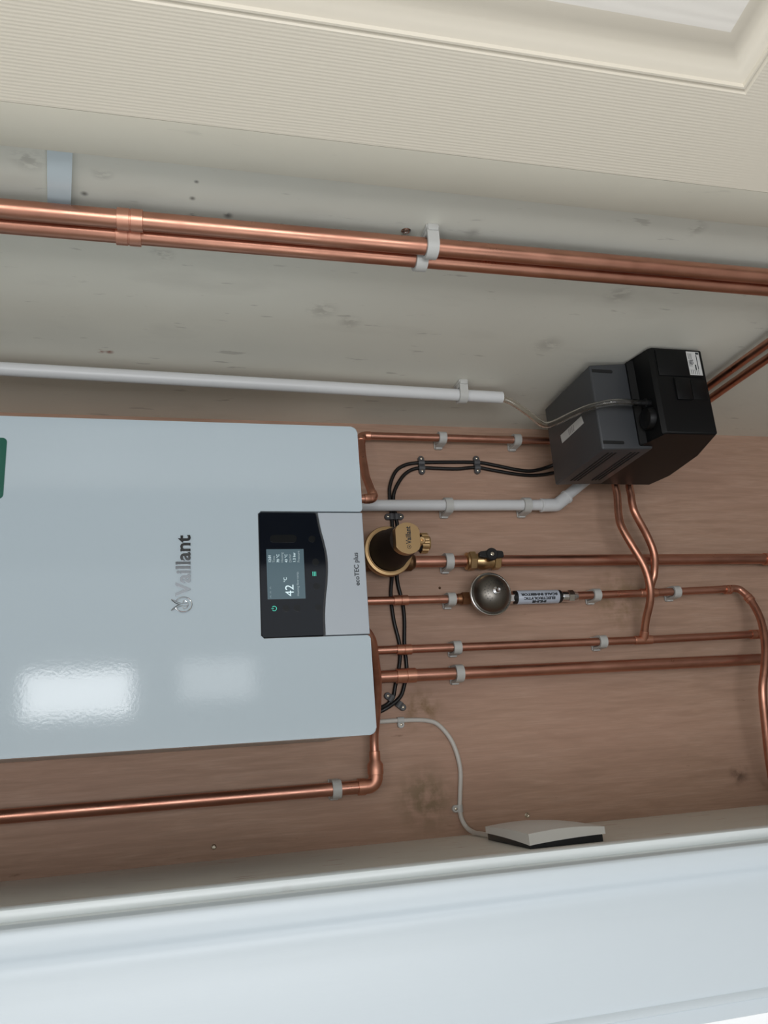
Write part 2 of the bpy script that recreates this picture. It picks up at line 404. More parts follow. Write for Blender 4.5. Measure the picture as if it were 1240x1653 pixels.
# ------------------------------------------------------------------ the boiler
def make_boiler():
    t = thing('gas_boiler', 'white wall-hung gas boiler with black display, fixed to the plywood', 'boiler', (0, -0.18, 0))
    obj('casing', Box(-0.2165, 0.2165, -0.335, -0.0005, 0.004, 0.716, bev=0.004), 'boiler_side', t)
    Y = -0.36
    wx, wt = 0.0885, 0.1487
    out = [(-0.22, 0.0), (-wx, 0.0), (-wx, wt), (wx, wt), (wx, 0.0), (0.22, 0.0), (0.22, 0.72), (-0.22, 0.72)]
    poly = rounded(out, [0.009, 0.004, 0.0035, 0.0035, 0.004, 0.009, 0.009, 0.009])
    obj('front_panel', Prism(poly, front(0), Y, Y + 0.030, bev=0.0014), 'boiler', t, smooth=30)
    obj('recess', Prism(rounded([(-wx + 0.0004, 0.002), (wx - 0.0004, 0.002), (wx - 0.0004, wt - 0.0004), (-wx + 0.0004, wt - 0.0004)], [0, 0, 0.0035, 0.0035]), front(0), Y + 0.008, Y + 0.026), 'boiler_dark', t)
    # wavy seam between the display and the flap below it
    wave = [(-0.0868, 0.0634), (-0.060, 0.0630), (-0.0346, 0.0605), (-0.018, 0.0580), (-0.0017, 0.0562), (0.0139, 0.0555), (0.0279, 0.0563), (0.045, 0.0592), (0.0625, 0.0630), (0.0868, 0.0664)]
    ws = [(p.x, p.y) for p in spline([(x, z, 0) for x, z in wave], 5)]
    disp = obj('display', Prism([(x, z + 0.0012) for x, z in ws] + rounded([(0.0868, 0.0664), (0.0868, 0.1472), (-0.0868, 0.1472), (-0.0868, 0.0634)], [0, 0.0032, 0.0032, 0], 5)[1:-1],
               front(0), Y + 0.0012, Y + 0.008, bev=0.0008), 'glass_black', t)
    fl = obj('flap', Prism([(x, z - 0.0016) for x, z in ws[::-1]] + [(-0.0868, 0.0005), (0.0868, 0.0005)], front(0), Y - 0.0002, Y + 0.012, bev=0.0012), 'flap', t)
    # screen and its figures
    z_ = Y + 0.0010
    obj('screen', Prism([(-0.0356, 0.087), (0.034, 0.087), (0.034, 0.1385), (-0.0356, 0.1385)], front(0), z_, z_ + 0.0006), 'screen', disp)
    g = Y + 0.0008; X, Z = (1, 0, 0), (0, 0, 1)
    text('temperature_figures', '42', 0.0165, (-0.0322, g, 0.1030), X, Z, 'glyph_white', disp, extrude=0.0001)
    text('degree_sign', '°C', 0.0062, (-0.0125, g, 0.1118), X, Z, 'glyph_white', disp, extrude=0.0001)
    text('caption', 'Heating flow temp.', 0.0045, (-0.0322, g, 0.0955), X, Z, 'glyph_grey', disp, extrude=0.0001)
    for s, zz, hi in (('12:01', 0.1325, 1), ('Time', 0.1270, 0), ('70 °C', 0.1212, 1), ('Heating', 0.1158, 0), ('43 °C', 0.1100, 1), ('DHW', 0.1045, 0), ('1.2 bar', 0.0988, 1), ('Pressure', 0.0930, 0)):
        text('reading', s, 0.0050 if hi else 0.0046, (0.0150, g, zz), X, Z, 'glyph_white' if hi else 'glyph_grey', disp, extrude=0.0001)
    bm = bmesh.new()
    for x0 in (-0.0335, -0.0275, -0.0215):
        tube(bm, [(x0, g, 0.1335), (x0 + 0.0015, g, 0.1352), (x0 + 0.003, g, 0.1335)], 0.00022, 6)
    obj('status_icons', bm, 'glyph_grey', disp)
    gy = Y + 0.0012
    bm = bmesh.new()
    tube(bm, [(-0.0483 + 0.0031 * math.cos(a), gy, 0.1300 + 0.0031 * math.sin(a)) for a in [PI * (0.72 + 1.56 * k / 20) for k in range(21)]], 0.00042, 8)
    tube(bm, [(-0.0483, gy, 0.1305), (-0.0483, gy, 0.1338)], 0.00042, 8)
    obj('power_symbol', bm, 'glyph_green', disp)
    bm = bmesh.new()
    for k in range(3): box(bm, -0.0045, 0.0017, gy - 0.0001, gy + 0.0001, 0.0711 + k * 0.0020, 0.0719 + k * 0.0020)
    obj('menu_symbol', bm, 'glyph_green', disp)
    for x, zz in ((-0.0485, 0.1140), (-0.0485, 0.0990), (-0.0485, 0.0700), (-0.0190, 0.0712), (0.0155, 0.0710), (0.0485, 0.0745)):
        obj('button', Lathe([(0.0048, 0), (0.0048, 0.0003)], (x, gy, zz), (0, -1, 0), 24), 'glyph_faint', disp)
    obj('slot_mark', Prism(rounded([(0.0435, 0.096), (0.0545, 0.096), (0.0545, 0.133), (0.0435, 0.133)], 0.0054, 6), front(0), gy - 0.0003, gy + 0.0003), 'glyph_faint', disp)
    text('model_lettering', 'ecoTEC plus', 0.0092, (-0.0195, Y - 0.0004, 0.0108), X, Z, 'ink', fl, extrude=0.00012, offset=0.00018)
    # raised chrome name and emblem
    text('name_lettering', 'Vaillant', 0.0262, (-0.0285, Y - 0.0008, 0.2402), X, Z, 'chrome_dark', t, extrude=0.0008, sx=1.06, offset=0.0006)
    bm = bmesh.new(); ex, ez = -0.0405, 0.2485
    R = lambda a, r=0.0098: (ex + r * math.cos(a), Y - 0.0006, ez + r * math.sin(a) * 1.08)
    tube(bm, [R(PI * (0.64 + 1.72 * k / 32)) for k in range(33)], 0.0009, 8)
    for sgn in (-1, 1):                              # the hare's two ears and cheeks inside the ring
        tube(bm, spline([(ex + sgn * 0.0012, Y - 0.0006, ez + 0.001), (ex + sgn * 0.0030, Y - 0.0006, ez + 0.0065), (ex + sgn * 0.0075, Y - 0.0006, ez + 0.0155), (ex + sgn * 0.0022, Y - 0.0006, ez + 0.0098), (ex, Y - 0.0006, ez + 0.004)], 5), 0.0006, 8)
        tube(bm, spline([(ex + sgn * 0.0012, Y - 0.0006, ez + 0.001), (ex + sgn * 0.0052, Y - 0.0006, ez - 0.0005), (ex + sgn * 0.0036, Y - 0.0006, ez - 0.0045), (ex, Y - 0.0006, ez - 0.0065)], 5), 0.0006, 8)
        tube(bm, [(ex + sgn * 0.0016, Y - 0.0006, ez - 0.0005), (ex + sgn * 0.0016, Y - 0.0006, ez - 0.0052)], 0.0005, 8)
    obj('emblem', bm, 'chrome_dark', t)
    st = obj('sticker', Prism(rounded([(0.1035, 0.4752), (0.1885, 0.4752), (0.1885, 0.60), (0.1035, 0.60)], 0.006), front(0), Y - 0.0003, Y + 0.001), 'green', t)
    st['label'] = 'dark green sticker'
    # the stubs its pipework leaves by
    for x, y, r in ((-0.114, -0.030, 0.0135), (-0.067, -0.030, 0.010), (0.023, -0.030, 0.010), (0.095, -0.030, 0.014)):
        obj('pipe_connection', Lathe([(r, 0), (r, 0.02)], (x, y, -0.016), (0, 0, 1), 24), 'brass_dark', t)
    return t
make_boiler()

# ------------------------------------------------------------------ pipes on the plywood
PY = -0.030
def coupler(parent, p, axis, r, L, name='coupler'):
    """end-feed coupling: two sockets and the stop between them"""
    a = Vector(axis).normalized(); k = r * 1.06 + 0.0013
    prof = [(r * 1.0, 0), (k, 0.0004), (k, L / 2 - 0.0010), (k - 0.0009, L / 2 - 0.0006), (k - 0.0009, L / 2 + 0.0006), (k, L / 2 + 0.0010), (k, L - 0.0004), (r * 1.0, L)]
    return obj(name, Lathe(prof, p, a, 28), 'copper_fit', parent)
def elbow(parent, p, d1, d2, r, L=0.017, name='elbow', m='copper_fit', bend=None):
    """elbow at corner p with sockets towards d1 and d2"""
    p = Vector(p); d1 = Vector(d1).normalized(); d2 = Vector(d2).normalized(); k = r * 1.15
    bm = Tube(fillet([p + d1 * L, p, p + d2 * L], bend or r * 1.5, 8), r * 1.08, 24)
    for d in (d1, d2): lathe(bm, [(r * 1.05, 0), (k, 0.0008), (k, 0.0105), (r * 1.06, 0.0115)], p + d * (L + 0.001), -d, 24)
    return obj(name, bm, m, parent)
def tee(parent, p, axis, branch, r, L=0.019):
    p = Vector(p); a = Vector(axis).normalized(); b = Vector(branch).normalized(); k = r * 1.14
    bm = Lathe([(r * 1.03, -L), (k, -L + 0.001), (k, L - 0.001), (r * 1.03, L)], p, a, 24)
    lathe(bm, [(k, 0), (k, L - 0.001), (r * 1.03, L)], p, b, 24)
    return obj('tee_fitting', bm, 'copper_fit', parent)

FLOOR = -1.25
# 22 mm flow pipe
t = thing('copper_pipe', 'thick copper pipe, lowest in the photo of those leaving the boiler towards the right', 'pipe', (-0.114, PY, FLOOR))
obj('tube', Tube([(-0.1135, PY, -0.016), (-0.1145, PY, -0.6), (-0.115, PY, FLOOR)], 0.011, 28), 'copper', t)
coupler(t, (-0.1135, PY, -0.120), (0, 0, -1), 0.011, 0.036)
# 15 mm hot water pipe
t = thing('copper_pipe', 'thin copper pipe next to the lowest thick one, bent pipe joining it at a tee', 'pipe', (-0.067, PY, FLOOR))
obj('tube', Tube([(-0.067, PY, -0.016), (-0.067, PY, -0.55), (-0.067, PY, -0.63), (-0.0645, PY, -0.88), (-0.0630, PY, FLOOR)], 0.0075, 24), 'copper', t)
coupler(t, (-0.0675, PY, -0.124), (0, 0, -1), 0.0075, 0.028)
tee(t, (-0.067, PY, -0.621), (0, 0, 1), (0.85, -0.52, -0.05), 0.0075)
coupler(t, (-0.0646, PY, -0.865), (0, 0, -1), 0.0075, 0.024)
# 15 mm cold pipe: the length from the boiler to the arrestor
t = thing('copper_pipe', 'thin copper pipe from the boiler to the round steel dome', 'pipe', (0.0225, PY, -0.256))
obj('tube', Tube([(0.0225, PY, -0.016), (0.0225, PY, -0.290)], 0.0075, 24), 'copper', t)
coupler(t, (0.0225, PY, -0.125), (0, 0, -1), 0.0075, 0.028)
nb = bmesh.new(); nut(nb, (0.0225, PY, -0.2555), (0, 0, -1), 0.0128, 0.0165, 0.3)
lathe(nb, [(0.0085, 0), (0.0098, 0.002), (0.0098, 0.009)], (0.0225, PY, -0.2475), (0, 0, -1), 24)
obj('compression_nut', nb, 'brass_brown', t)
# the lower length of it, which turns out across the others at the bottom
t = thing('copper_pipe', 'thin copper pipe from the white label cylinder, bending across at the photo\'s right edge', 'pipe', (0.024, PY, -0.50))
pts = [(0.0235, PY, -0.480), (0.0245, PY, -0.60), (0.030, PY, -0.856)]
bend = [(0.030, PY, -0.852), (0.019, -0.036, -0.866), (0.001, -0.045, -0.871), (-0.040, -0.060, -0.872), (-0.091, -0.075, -0.858), (-0.139, -0.085, -0.837), (-0.179, -0.085, -0.823), (-0.241, -0.075, -0.822), (-0.320, -0.060, -0.826), (-0.352, -0.050, -0.840), (-0.358, -0.045, -0.90), (-0.358, -0.045, FLOOR)]
obj('tube', Tube(pts[:2] + spline([(0.0285, PY, -0.80)] + bend, 7), 0.0075, 24), 'copper', t)
tee(t, (0.0255, PY, -0.650), (0, 0, 1), (0.75, -0.65, 0.0), 0.0075)
coupler(t, (0.0282, PY, -0.826), (-0.03, 0, -1), 0.0075, 0.013, 'socket')
coupler(t, (0.012, -0.0385, -0.8690), (-0.84, -0.42, -0.25), 0.0075, 0.013, 'socket')
# 22 mm return: valve pieces between two lengths
t = thing('copper_pipe', 'short thick copper pipe between the brass filter and the black-levered valve', 'pipe', (0.0945, PY, -0.28))
obj('tube', Tube([(0.0945, PY, -0.150), (0.0945, PY, -0.290)], 0.011, 28), 'copper', t)
t = thing('copper_pipe', 'long thick copper pipe running on from the black-levered valve to the right', 'pipe', (0.092, PY, FLOOR))
obj('tube', Tube([(0.0945, PY, -0.335), (0.0935, PY, -0.6), (0.0910, PY, FLOOR)], 0.011, 28), 'copper', t)
coupler(t, (0.0912, PY, -0.935), (0, 0, -1), 0.011, 0.032)

# relief pipe: out of the boiler, over to the right and down the corner
t = thing('copper_pipe', 'copper pipe in the corner along the side wall, from the boiler to behind the pump', 'pipe', (0.346, PY, -0.56))
obj('tube', Tube(fillet([(0.346, -0.094, -0.555), (0.346, PY, -0.555), (0.346, PY, -0.084), (0.293, -0.060, -0.0775), (0.236, -0.100, -0.072), (0.181, -0.140, -0.0745), (0.180, -0.140, 0.003)], [0.02, 0.016, 0.05, 0.09, 0.011]), 0.0075, 24), 'copper', t)
elbow(t, (0.346, PY, -0.084), (0, 0, -1), (-0.053, -0.030, 0.0065), 0.0075, 0.019)
elbow(t, (0.181, -0.140, -0.0745), (0.055, 0.040, 0.0025), (0, 0, 1), 0.0075, 0.017)
# gas riser on the left
t = thing('copper_pipe', 'thick copper pipe alone beside the boiler, reaching the photo\'s left edge, elbow at its end', 'pipe', (-0.295, -0.032, -0.07))
obj('tube', Tube([(-0.2955, -0.032, 1.2), (-0.2945, -0.032, -0.058)], 0.011, 28), 'copper', t)
EL = (-0.2945, -0.032, -0.0705)
bm = Tube(fillet([(-0.2945, -0.032, -0.040), EL, (-0.262, -0.0345, -0.0705)], 0.016, 9), 0.0122, 26)
lathe(bm, [(0.0110, 0), (0.0136, 0.0004), (0.0136, 0.013), (0.0122, 0.0134)], (-0.2945, -0.032, -0.0385), (0, 0, -1), 26)
lathe(bm, [(0.0122, 0), (0.0136, 0.0004), (0.0136, 0.016), (0.0094, 0.022), (0.0092, 0.0375), (0.0075, 0.0380)], (-0.276, -0.0335, -0.0705), (1, -0.08, 0), 26)
obj('elbow', bm, 'copper_fit', t)
br = obj('branch', Tube(spline([(-0.262, -0.0345, -0.0705), (-0.216, -0.040, -0.0705), (-0.176, -0.060, -0.0725), (-0.128, -0.100, -0.0680), (-0.092, -0.150, -0.0540), (-0.067, -0.180, -0.043), (-0.050, -0.190, -0.025), (-0.045, -0.192, 0.003)], 7), 0.0075, 24), 'copper', t)

# two pipes that come off the tees, bend over the others and go behind the pump, then forward along the side wall
def along_wall(z, ye): return [(0.330, -0.078, z + 0.01), (0.352, -0.085, z), (0.3640, -0.105, z), (0.3640, ye + 0.04, z), (0.3640, ye + 0.006, z - 0.03), (0.3640, ye, FLOOR)]
t = thing('copper_pipe', 'thin bent copper pipe crossing in front of the others, pump to the tee lower down', 'pipe', (0.05, -0.08, -0.62))
P1 = [(-0.059, -0.036, -0.6212), (-0.031, -0.050, -0.622), (0.002, -0.070, -0.625), (0.030, -0.080, -0.623), (0.066, -0.085, -0.615), (0.109, -0.085, -0.596), (0.148, -0.080, -0.583), (0.175, -0.077, -0.583), (0.214, -0.075, -0.588), (0.250, -0.075, -0.591), (0.300, -0.075, -0.63)]
obj('tube', Tube(spline(P1 + along_wall(-0.697, -0.535), 6), 0.0075, 24), 'copper_warm', t)
t = thing('copper_pipe', 'thin bent copper pipe tucked behind the other bent one, coming from the pump', 'pipe', (0.1, -0.055, -0.65))
P2 = [(0.031, -0.035, -0.650), (0.042, -0.044, -0.6515), (0.061, -0.052, -0.656), (0.098, -0.055, -0.661), (0.135, -0.060, -0.649), (0.176, -0.069, -0.626), (0.196, -0.070, -0.6215), (0.215, -0.070, -0.622), (0.250, -0.070, -0.626), (0.300, -0.072, -0.67)]
obj('tube', Tube(spline(P2 + along_wall(-0.736, -0.495), 6), 0.0075, 24), 'copper_warm', t)

# ------------------------------------------------------------------ pipes on the side wall
for yc, lab, zc in ((-0.6065, 'outermost copper pipe on the side wall, nearest the door', 0.325), (-0.5790, 'second copper pipe on the side wall, close beside the outermost one, farther from the door', 0.328)):
    t = thing('copper_pipe', lab, 'pipe', (0.362, yc, FLOOR), 'pair of copper pipes on the side wall')
    obj('tube', Tube([(0.362, yc, 1.2), (0.362, yc, 0.0), (0.362, yc - 0.002, FLOOR)], 0.011, 28), 'copper_warm', t)
    coupler(t, (0.362, yc, zc), (0, 0, -1), 0.011, 0.029)
t = thing('plastic_pipe', 'white plastic pipe along the side wall, clear hose in its end', 'pipe', (0.362, -0.2, -0.314))
bm = Tube([(0.3605, -0.240, 1.2), (0.3605, -0.215, 0.45), (0.3605, -0.1905, -0.314)], 0.0108, 28, caps=False)
lathe(bm, [(0.0108, 0), (0.0092, 0.0002), (0.0090, -0.02), (0.0, -0.02)], (0.3605, -0.1905, -0.314), (0, 0.03, -1), 28)
obj('tube', bm, 'white_pvc', t)
# waste pipe below the boiler
t = thing('plastic_pipe', 'white plastic waste pipe on the plywood from boiler to pump, elbow near its end', 'pipe', (0.204, -0.032, -0.45))
obj('tube', Tube(fillet([(0.203, -0.032, 0.004), (0.207, -0.032, -0.474), (0.268, -0.032, -0.560)], 0.02), 0.0108, 28), 'white_pvc', t)
bm = Tube(fillet([(0.2062, -0.032, -0.444), (0.207, -0.032, -0.476), (0.2235, -0.032, -0.4995)], 0.014, 8), 0.0131, 28)
d = Vector((0.061, 0, -0.086)).normalized()
lathe(bm, [(0.0131, 0), (0.0142, 0.0008), (0.0142, 0.0045), (0.0110, 0.0052)], Vector((0.2225, -0.032, -0.498)), d, 28)
lathe(bm, [(0.0131, 0), (0.0138, 0.0008), (0.0138, 0.004), (0.0110, 0.0048)], Vector((0.2062, -0.032, -0.4455)), (0, 0, 1), 28)
obj('elbow', bm, 'white_pvc', t)

# ------------------------------------------------------------------ pipe clips
def clip_band(r, h, L=0.0150, th=0.0030):
    """U-band round a pipe: local u across, w out of the wall, extruded along the pipe (local z)"""
    ri, ro = r + 0.0004, r + 0.0004 + th
    outer = [(ro * math.cos(PI * k / 18), h + ro * math.sin(PI * k / 18)) for k in range(19)]
    inner = [(ri * math.cos(PI * k / 18), h + ri * math.sin(PI * k / 18)) for k in range(18, -1, -1)]
    bm = bmesh.new()
    # two legs and the arch as one C-shaped strip
    pts_o = [(ro, 0.003)] + outer + [(-ro, 0.003)]; pts_i = [(ri, 0.003)] + inner[::-1] + [(-ri, 0.003)]
    A = []
    for (a, b) in zip(pts_o, pts_i):
        A.append([bm.verts.new((a[0], a[1], s)) for s in (-L / 2, L / 2)] + [bm.verts.new((b[0], b[1], s)) for s in (L / 2, -L / 2)])
    for P, Q in zip(A, A[1:]):
        for k in range(4): bm.faces.new((P[k], P[(k + 1) % 4], Q[(k + 1) % 4], Q[k]))
    bm.faces.new(A[0]); bm.faces.new(A[-1][::-1])
    return bm
def clip_base(r, h, L=0.0150, th=0.0030):
    ro = r + th
    bm = Box(-ro - 0.001, ro + 0.001, 0, 0.0045, -L / 2 - 0.001, L / 2 + 0.001, bev=0.0008)
    box(bm, -ro - 0.0030, -ro + 0.001, 0, 0.009, -L / 2 + 0.0005, L / 2 - 0.0005, bev=0.0012)      # hinge ear
    box(bm, -r * 0.8, r * 0.8, 0, h - r - 0.0006, -L / 2, L / 2, bev=0.0008)
    return bm
def local_mesh(name, bm, m):
    bmesh.ops.recalc_face_normals(bm, faces=bm.faces)
    me = bpy.data.meshes.new(name); bm.to_mesh(me); bm.free(); me.materials.append(M[m])
    me.polygons.foreach_set('use_smooth', [True] * len(me.polygons)); me.set_sharp_from_angle(angle=math.radians(35)); return me
CLIP = {}
for key, r, h, th in (('15', 0.0075, 0.030, 0.0042), ('22', 0.011, 0.030, 0.0042), ('21', 0.0108, 0.032, 0.0042), ('22s', 0.011, 0.022, 0.0042), ('21s', 0.0108, 0.0235, 0.0042)):
    CLIP[key] = (local_mesh('clip_band', clip_band(r, h, 0.0150, th), 'clip'), local_mesh('clip_base', clip_base(r, h, 0.0150, th), 'clip'))
def place_clip(key, loc, wall, label, group):
    """wall 'back': u = +X, out = -Y; wall 'right': u = +Y (ear towards the door), out = -X"""
    t = thing('pipe_clip', label, 'clip', loc, group)
    if wall == 'back': R = Matrix(((1, 0, 0), (0, -1, 0), (0, 0, -1))).to_4x4()
    else: R = Matrix(((0, -1, 0), (1, 0, 0), (0, 0, 1))).to_4x4()
    t.matrix_world = Matrix.Translation(loc) @ R
    for nm, me in zip(('band', 'base'), CLIP[key]):
        o = bpy.data.objects.new(nm, me); C.objects.link(o); o.parent = t
    return t
G = 'white pipe clips on the plywood'
for key, x, z, lab in (('22', -0.1138, -0.237, 'white clip on the lowest thick copper pipe just past its coupler'),
                       ('15', -0.0672, -0.238, 'white clip nearer the boiler on the thin pipe beside the lowest thick one'),
                       ('15', -0.0670, -0.532, 'white clip close to the tee where the front bent pipe joins'),
                       ('15', 0.0225, -0.236, 'white clip against the brown nut beside the steel dome'),
                       ('15', 0.0240, -0.534, 'white clip on the thin pipe just past the scale inhibitor'),
                       ('15', 0.0262, -0.711, 'white clip on the dome\'s thin pipe, just right of where the bent pipes cross'),
                       ('22', 0.0945, -0.238, 'white clip on the short pipe between brass filter and valve'),
                       ('22', -0.2948, -0.002, 'white clip on the lone copper pipe beside the boiler, just before its elbow'),
                       ('15', 0.3460, -0.249, 'white clip on the corner copper pipe, the one nearer the boiler'),
                       ('15', 0.3460, -0.408, 'white clip on the corner copper pipe, the one beside the pump'),
                       ('21', 0.2048, -0.247, 'white clip on the white waste pipe midway between boiler and elbow'),
                       ('21', 0.2062, -0.410, 'white clip on the white waste pipe next to its elbow')):
    place_clip(key, (x, 0, z), 'back', lab, G)
G = 'white pipe clips on the side wall'
place_clip('22s', (XR, -0.6065, -0.052), 'right', 'white clip on the outermost side wall pipe, its lip overlapping the other', G)
place_clip('22s', (XR, -0.5790, -0.046), 'right', 'white clip on the second side wall pipe, farther from the door', G)
place_clip('21s', (XR, -0.1935, -0.236), 'right', 'white clip on the white side wall pipe near its open end', G)

# ------------------------------------------------------------------ brass filter
t = thing('system_filter', 'brass magnetic filter with a round lettered cap on the return pipe', 'filter', (0.095, PY, -0.11))
bm = Lathe([(0.0130, 0.0), (0.0175, 0.004), (0.0175, 0.118), (0.0125, 0.125)], (0.0945, PY, -0.046), (0, 0, -1), 32)
obj('body', bm, 'brass_dark', t)
ax = Vector((-0.004, -0.09, -0.007)).normalized(); o0 = Vector((0.1075, -0.050, -0.1125))
obj('collar', Lathe([(0.036, -0.012), (0.044, 0.0), (0.0462, 0.004), (0.0462, 0.014), (0.0450, 0.0165), (0.0402, 0.017), (0.0398, 0.0195), (0.0386, 0.0195), (0.0384, 0.010)], o0, ax, 56), 'brass', t)
obj('sleeve', Lathe([(0.0380, 0.005), (0.0380, 0.016), (0.0330, 0.060), (0.0272, 0.103)], o0, ax, 56), 'sleeve_shaded', t)
# cap with two flats, left and right in the hand = up and down the pipe
cap = []
for k in range(72):
    a = 2 * PI * k / 72; x_, z_ = 0.0272 * math.cos(a), 0.0272 * math.sin(a)
    cap.append((x_, max(-0.0218, min(0.0218, z_))))
co = o0 + ax * 0.118
uX = Vector((1, 0, 0)); uX = (uX - ax * uX.dot(ax)).normalized(); uZ = Vector((0, 0, 1)); uZ = (uZ - ax * uZ.dot(ax)).normalized()
bm = Prism(cap, lambda u, v, d: co + uX * u + uZ * v + ax * d, 0.0, -0.018, bev=0.0012)
capo = obj('cap', bm, 'brass', t)
text('cap_lettering', 'Vaillant', 0.0128, co + ax * 0.0002 + uX * -0.0100 + uZ * -0.0052, uX, uZ, 'ink', capo, extrude=0.0002, sx=0.80, offset=0.0003)
bm = bmesh.new(); q = co + ax * 0.0002 + uX * -0.0150 + uZ * -0.0012
tube(bm, [q + uX * (0.0032 * math.cos(2 * PI * k / 24)) + uZ * (0.0032 * math.sin(2 * PI * k / 24)) for k in range(25)], 0.0004, 6)
lathe(bm, [(0.0012, 0), (0.0012, 0.0003)], q, ax, 12)
obj('cap_emblem', bm, 'ink', capo)
# drain cock beside the cap
d0 = Vector((0.1035, -0.128, -0.140))
bm = Lathe([(0.0070, 0.03), (0.0070, 0.0), (0.0056, -0.0014), (0.0028, -0.0012), (0.0026, 0.003), (0.0, 0.003)], d0 + Vector((-0.001, -0.024, -0.0105)), (0, 1, 0), 24)
obj('drain_screw', bm, 'brass', t)
kc = Vector((0.1060, -0.120, -0.1535)); bm = bmesh.new()
prof = []
ring = []
for k in range(56):
    a = 2 * PI * k / 56; rr = 0.0185 if (k % 4) < 2 else 0.0168
    ring.append((rr * math.cos(a), rr * math.sin(a)))
prism(bm, ring, lambda u, v, d: kc + Vector((u, v, -d)), 0.004, 0.016, bev=0.0)
lathe(bm, [(0.0130, 0.016), (0.0120, 0.0205), (0.004, 0.0215), (0.0, 0.0225)], kc, (0, 0, -1), 32)
obj('knurled_knob', bm, 'brass', t)
obj('drain_neck', Lathe([(0.0145, -0.006), (0.0145, 0.0045)], kc, (0, 0, -1), 28), 'void', t)

# ------------------------------------------------------------------ isolating valve
t = thing('ball_valve', 'brass isolating valve with a black butterfly lever on the return pipe', 'valve', (0.0945, PY, -0.313))
bm = nut(bmesh.new(), (0.0945, PY, -0.277), (0, 0, -1), 0.0188, 0.0150, 0.25)
lathe(bm, [(0.0122, 0), (0.0165, 0.002), (0.0165, 0.0055)], (0.0945, PY, -0.2715), (0, 0, -1), 28)
obj('upper_nut', bm, 'brass', t)
bm = Lathe([(0.0135, 0.0), (0.0140, 0.006), (0.0165, 0.012), (0.0172, 0.018), (0.0165, 0.024), (0.0145, 0.031), (0.0145, 0.037)], (0.0945, PY, -0.290), (0, 0, -1), 32)
obj('body', bm, 'brass', t)
obj('lower_nut', nut(bmesh.new(), (0.0945, PY, -0.3255), (0, 0, -1), 0.0182, 0.0150, 0.25), 'brass', t)
bm = Lathe([(0.0062, 0), (0.0062, 0.024)], (0.0945, PY - 0.010, -0.312), (0, -1, 0), 24)
obj('stem', bm, 'brass', t)
ly = PY - 0.034
bm = Lathe([(0.0115, 0.006), (0.0118, 0.0), (0.0118, -0.004), (0.0102, -0.0055), (0.0, -0.0055)], (0.0985, ly, -0.312), (0, 1, 0), 32)
wing = rounded([(-0.0060, -0.0240), (0.0055, -0.0230), (0.0075, -0.006), (0.0075, 0.006), (0.0050, 0.0240), (-0.0045, 0.0250), (-0.0072, 0.007), (-0.0072, -0.006)], 0.0025, 4)
prism(bm, wing, lambda u, v, d: V(0.0985 + u, ly + d, -0.312 + v), -0.003, 0.006, bev=0.0012)
lv = obj('lever', bm, 'lever', t)
obj('lever_screw', Lathe([(0.0036, 0), (0.0036, 0.0014), (0.0026, 0.0018), (0.0024, 0.0008), (0.0, 0.0006)], (0.0985, ly - 0.0052, -0.312), (0, -1, 0), 24), 'screw', lv)

# ------------------------------------------------------------------ shock arrestor (steel dome)
t = thing('shock_arrestor', 'round grey steel dome with a valve tip standing off the thin pipe', 'shock arrestor', (0.0245, PY, -0.305))
vo = Vector((0.0245, 0, -0.304)); nY = (0, -1, 0)
obj('connector', Lathe([(0.0105, 0.024), (0.0105, 0.045), (0.016, 0.047)], vo, nY, 28), 'brass_brown', t)
bm = Lathe([(0.0090, 0.018), (0.0102, 0.016), (0.0102, -0.016), (0.0090, -0.018)], vo + Vector((-0.0016, PY, 0)), (0, 0, 1), 28)
obj('tee_fitting', bm, 'brass_brown', t)
obj('rim', Lathe([(0.018, 0.045), (0.0365, 0.052), (0.0405, 0.056), (0.0410, 0.0590), (0.0400, 0.0615), (0.0385, 0.0622), (0.0380, 0.0605), (0.0370, 0.0618), (0.0355, 0.0612)], vo, nY, 64), 'steel_rim', t)
obj('dome', Lathe([(0.0362, 0.0590)] + [(0.0357 * math.cos(a), 0.0612 + 0.0270 * math.sin(a)) for a in [PI / 2 * k / 12 for k in range(12)]] + [(0.0, 0.0882)], vo, nY, 64), 'steel', t)
bm = Lathe([(0.0072, 0.0870), (0.0072, 0.0905), (0.0052, 0.0915), (0.0036, 0.0920), (0.0036, 0.1010), (0.0030, 0.1020), (0.0016, 0.1020), (0.0014, 0.1000), (0.0, 0.1000)], vo, nY, 28)
obj('valve_tip', bm, 'chrome', t)
bm = bmesh.new()      # stamped ring of marks round the tip
for rr, cnt in ((0.0155, 13), (0.0205, 15)):
    for k in range(cnt):
        a = PI * (0.1 + 1.35 * k / cnt); yy = 0.0612 + 0.0270 * math.sqrt(1 - (rr / 0.0357) ** 2)
        p = vo + Vector((-rr * math.cos(a + 0.3), -yy - 0.0001, rr * math.sin(a + 0.3)))
        box(bm, p.x - 0.0008, p.x + 0.0008, p.y - 0.0003, p.y + 0.0005, p.z - 0.0006, p.z + 0.0006)
obj('stamped_marks', bm, 'ink', t)

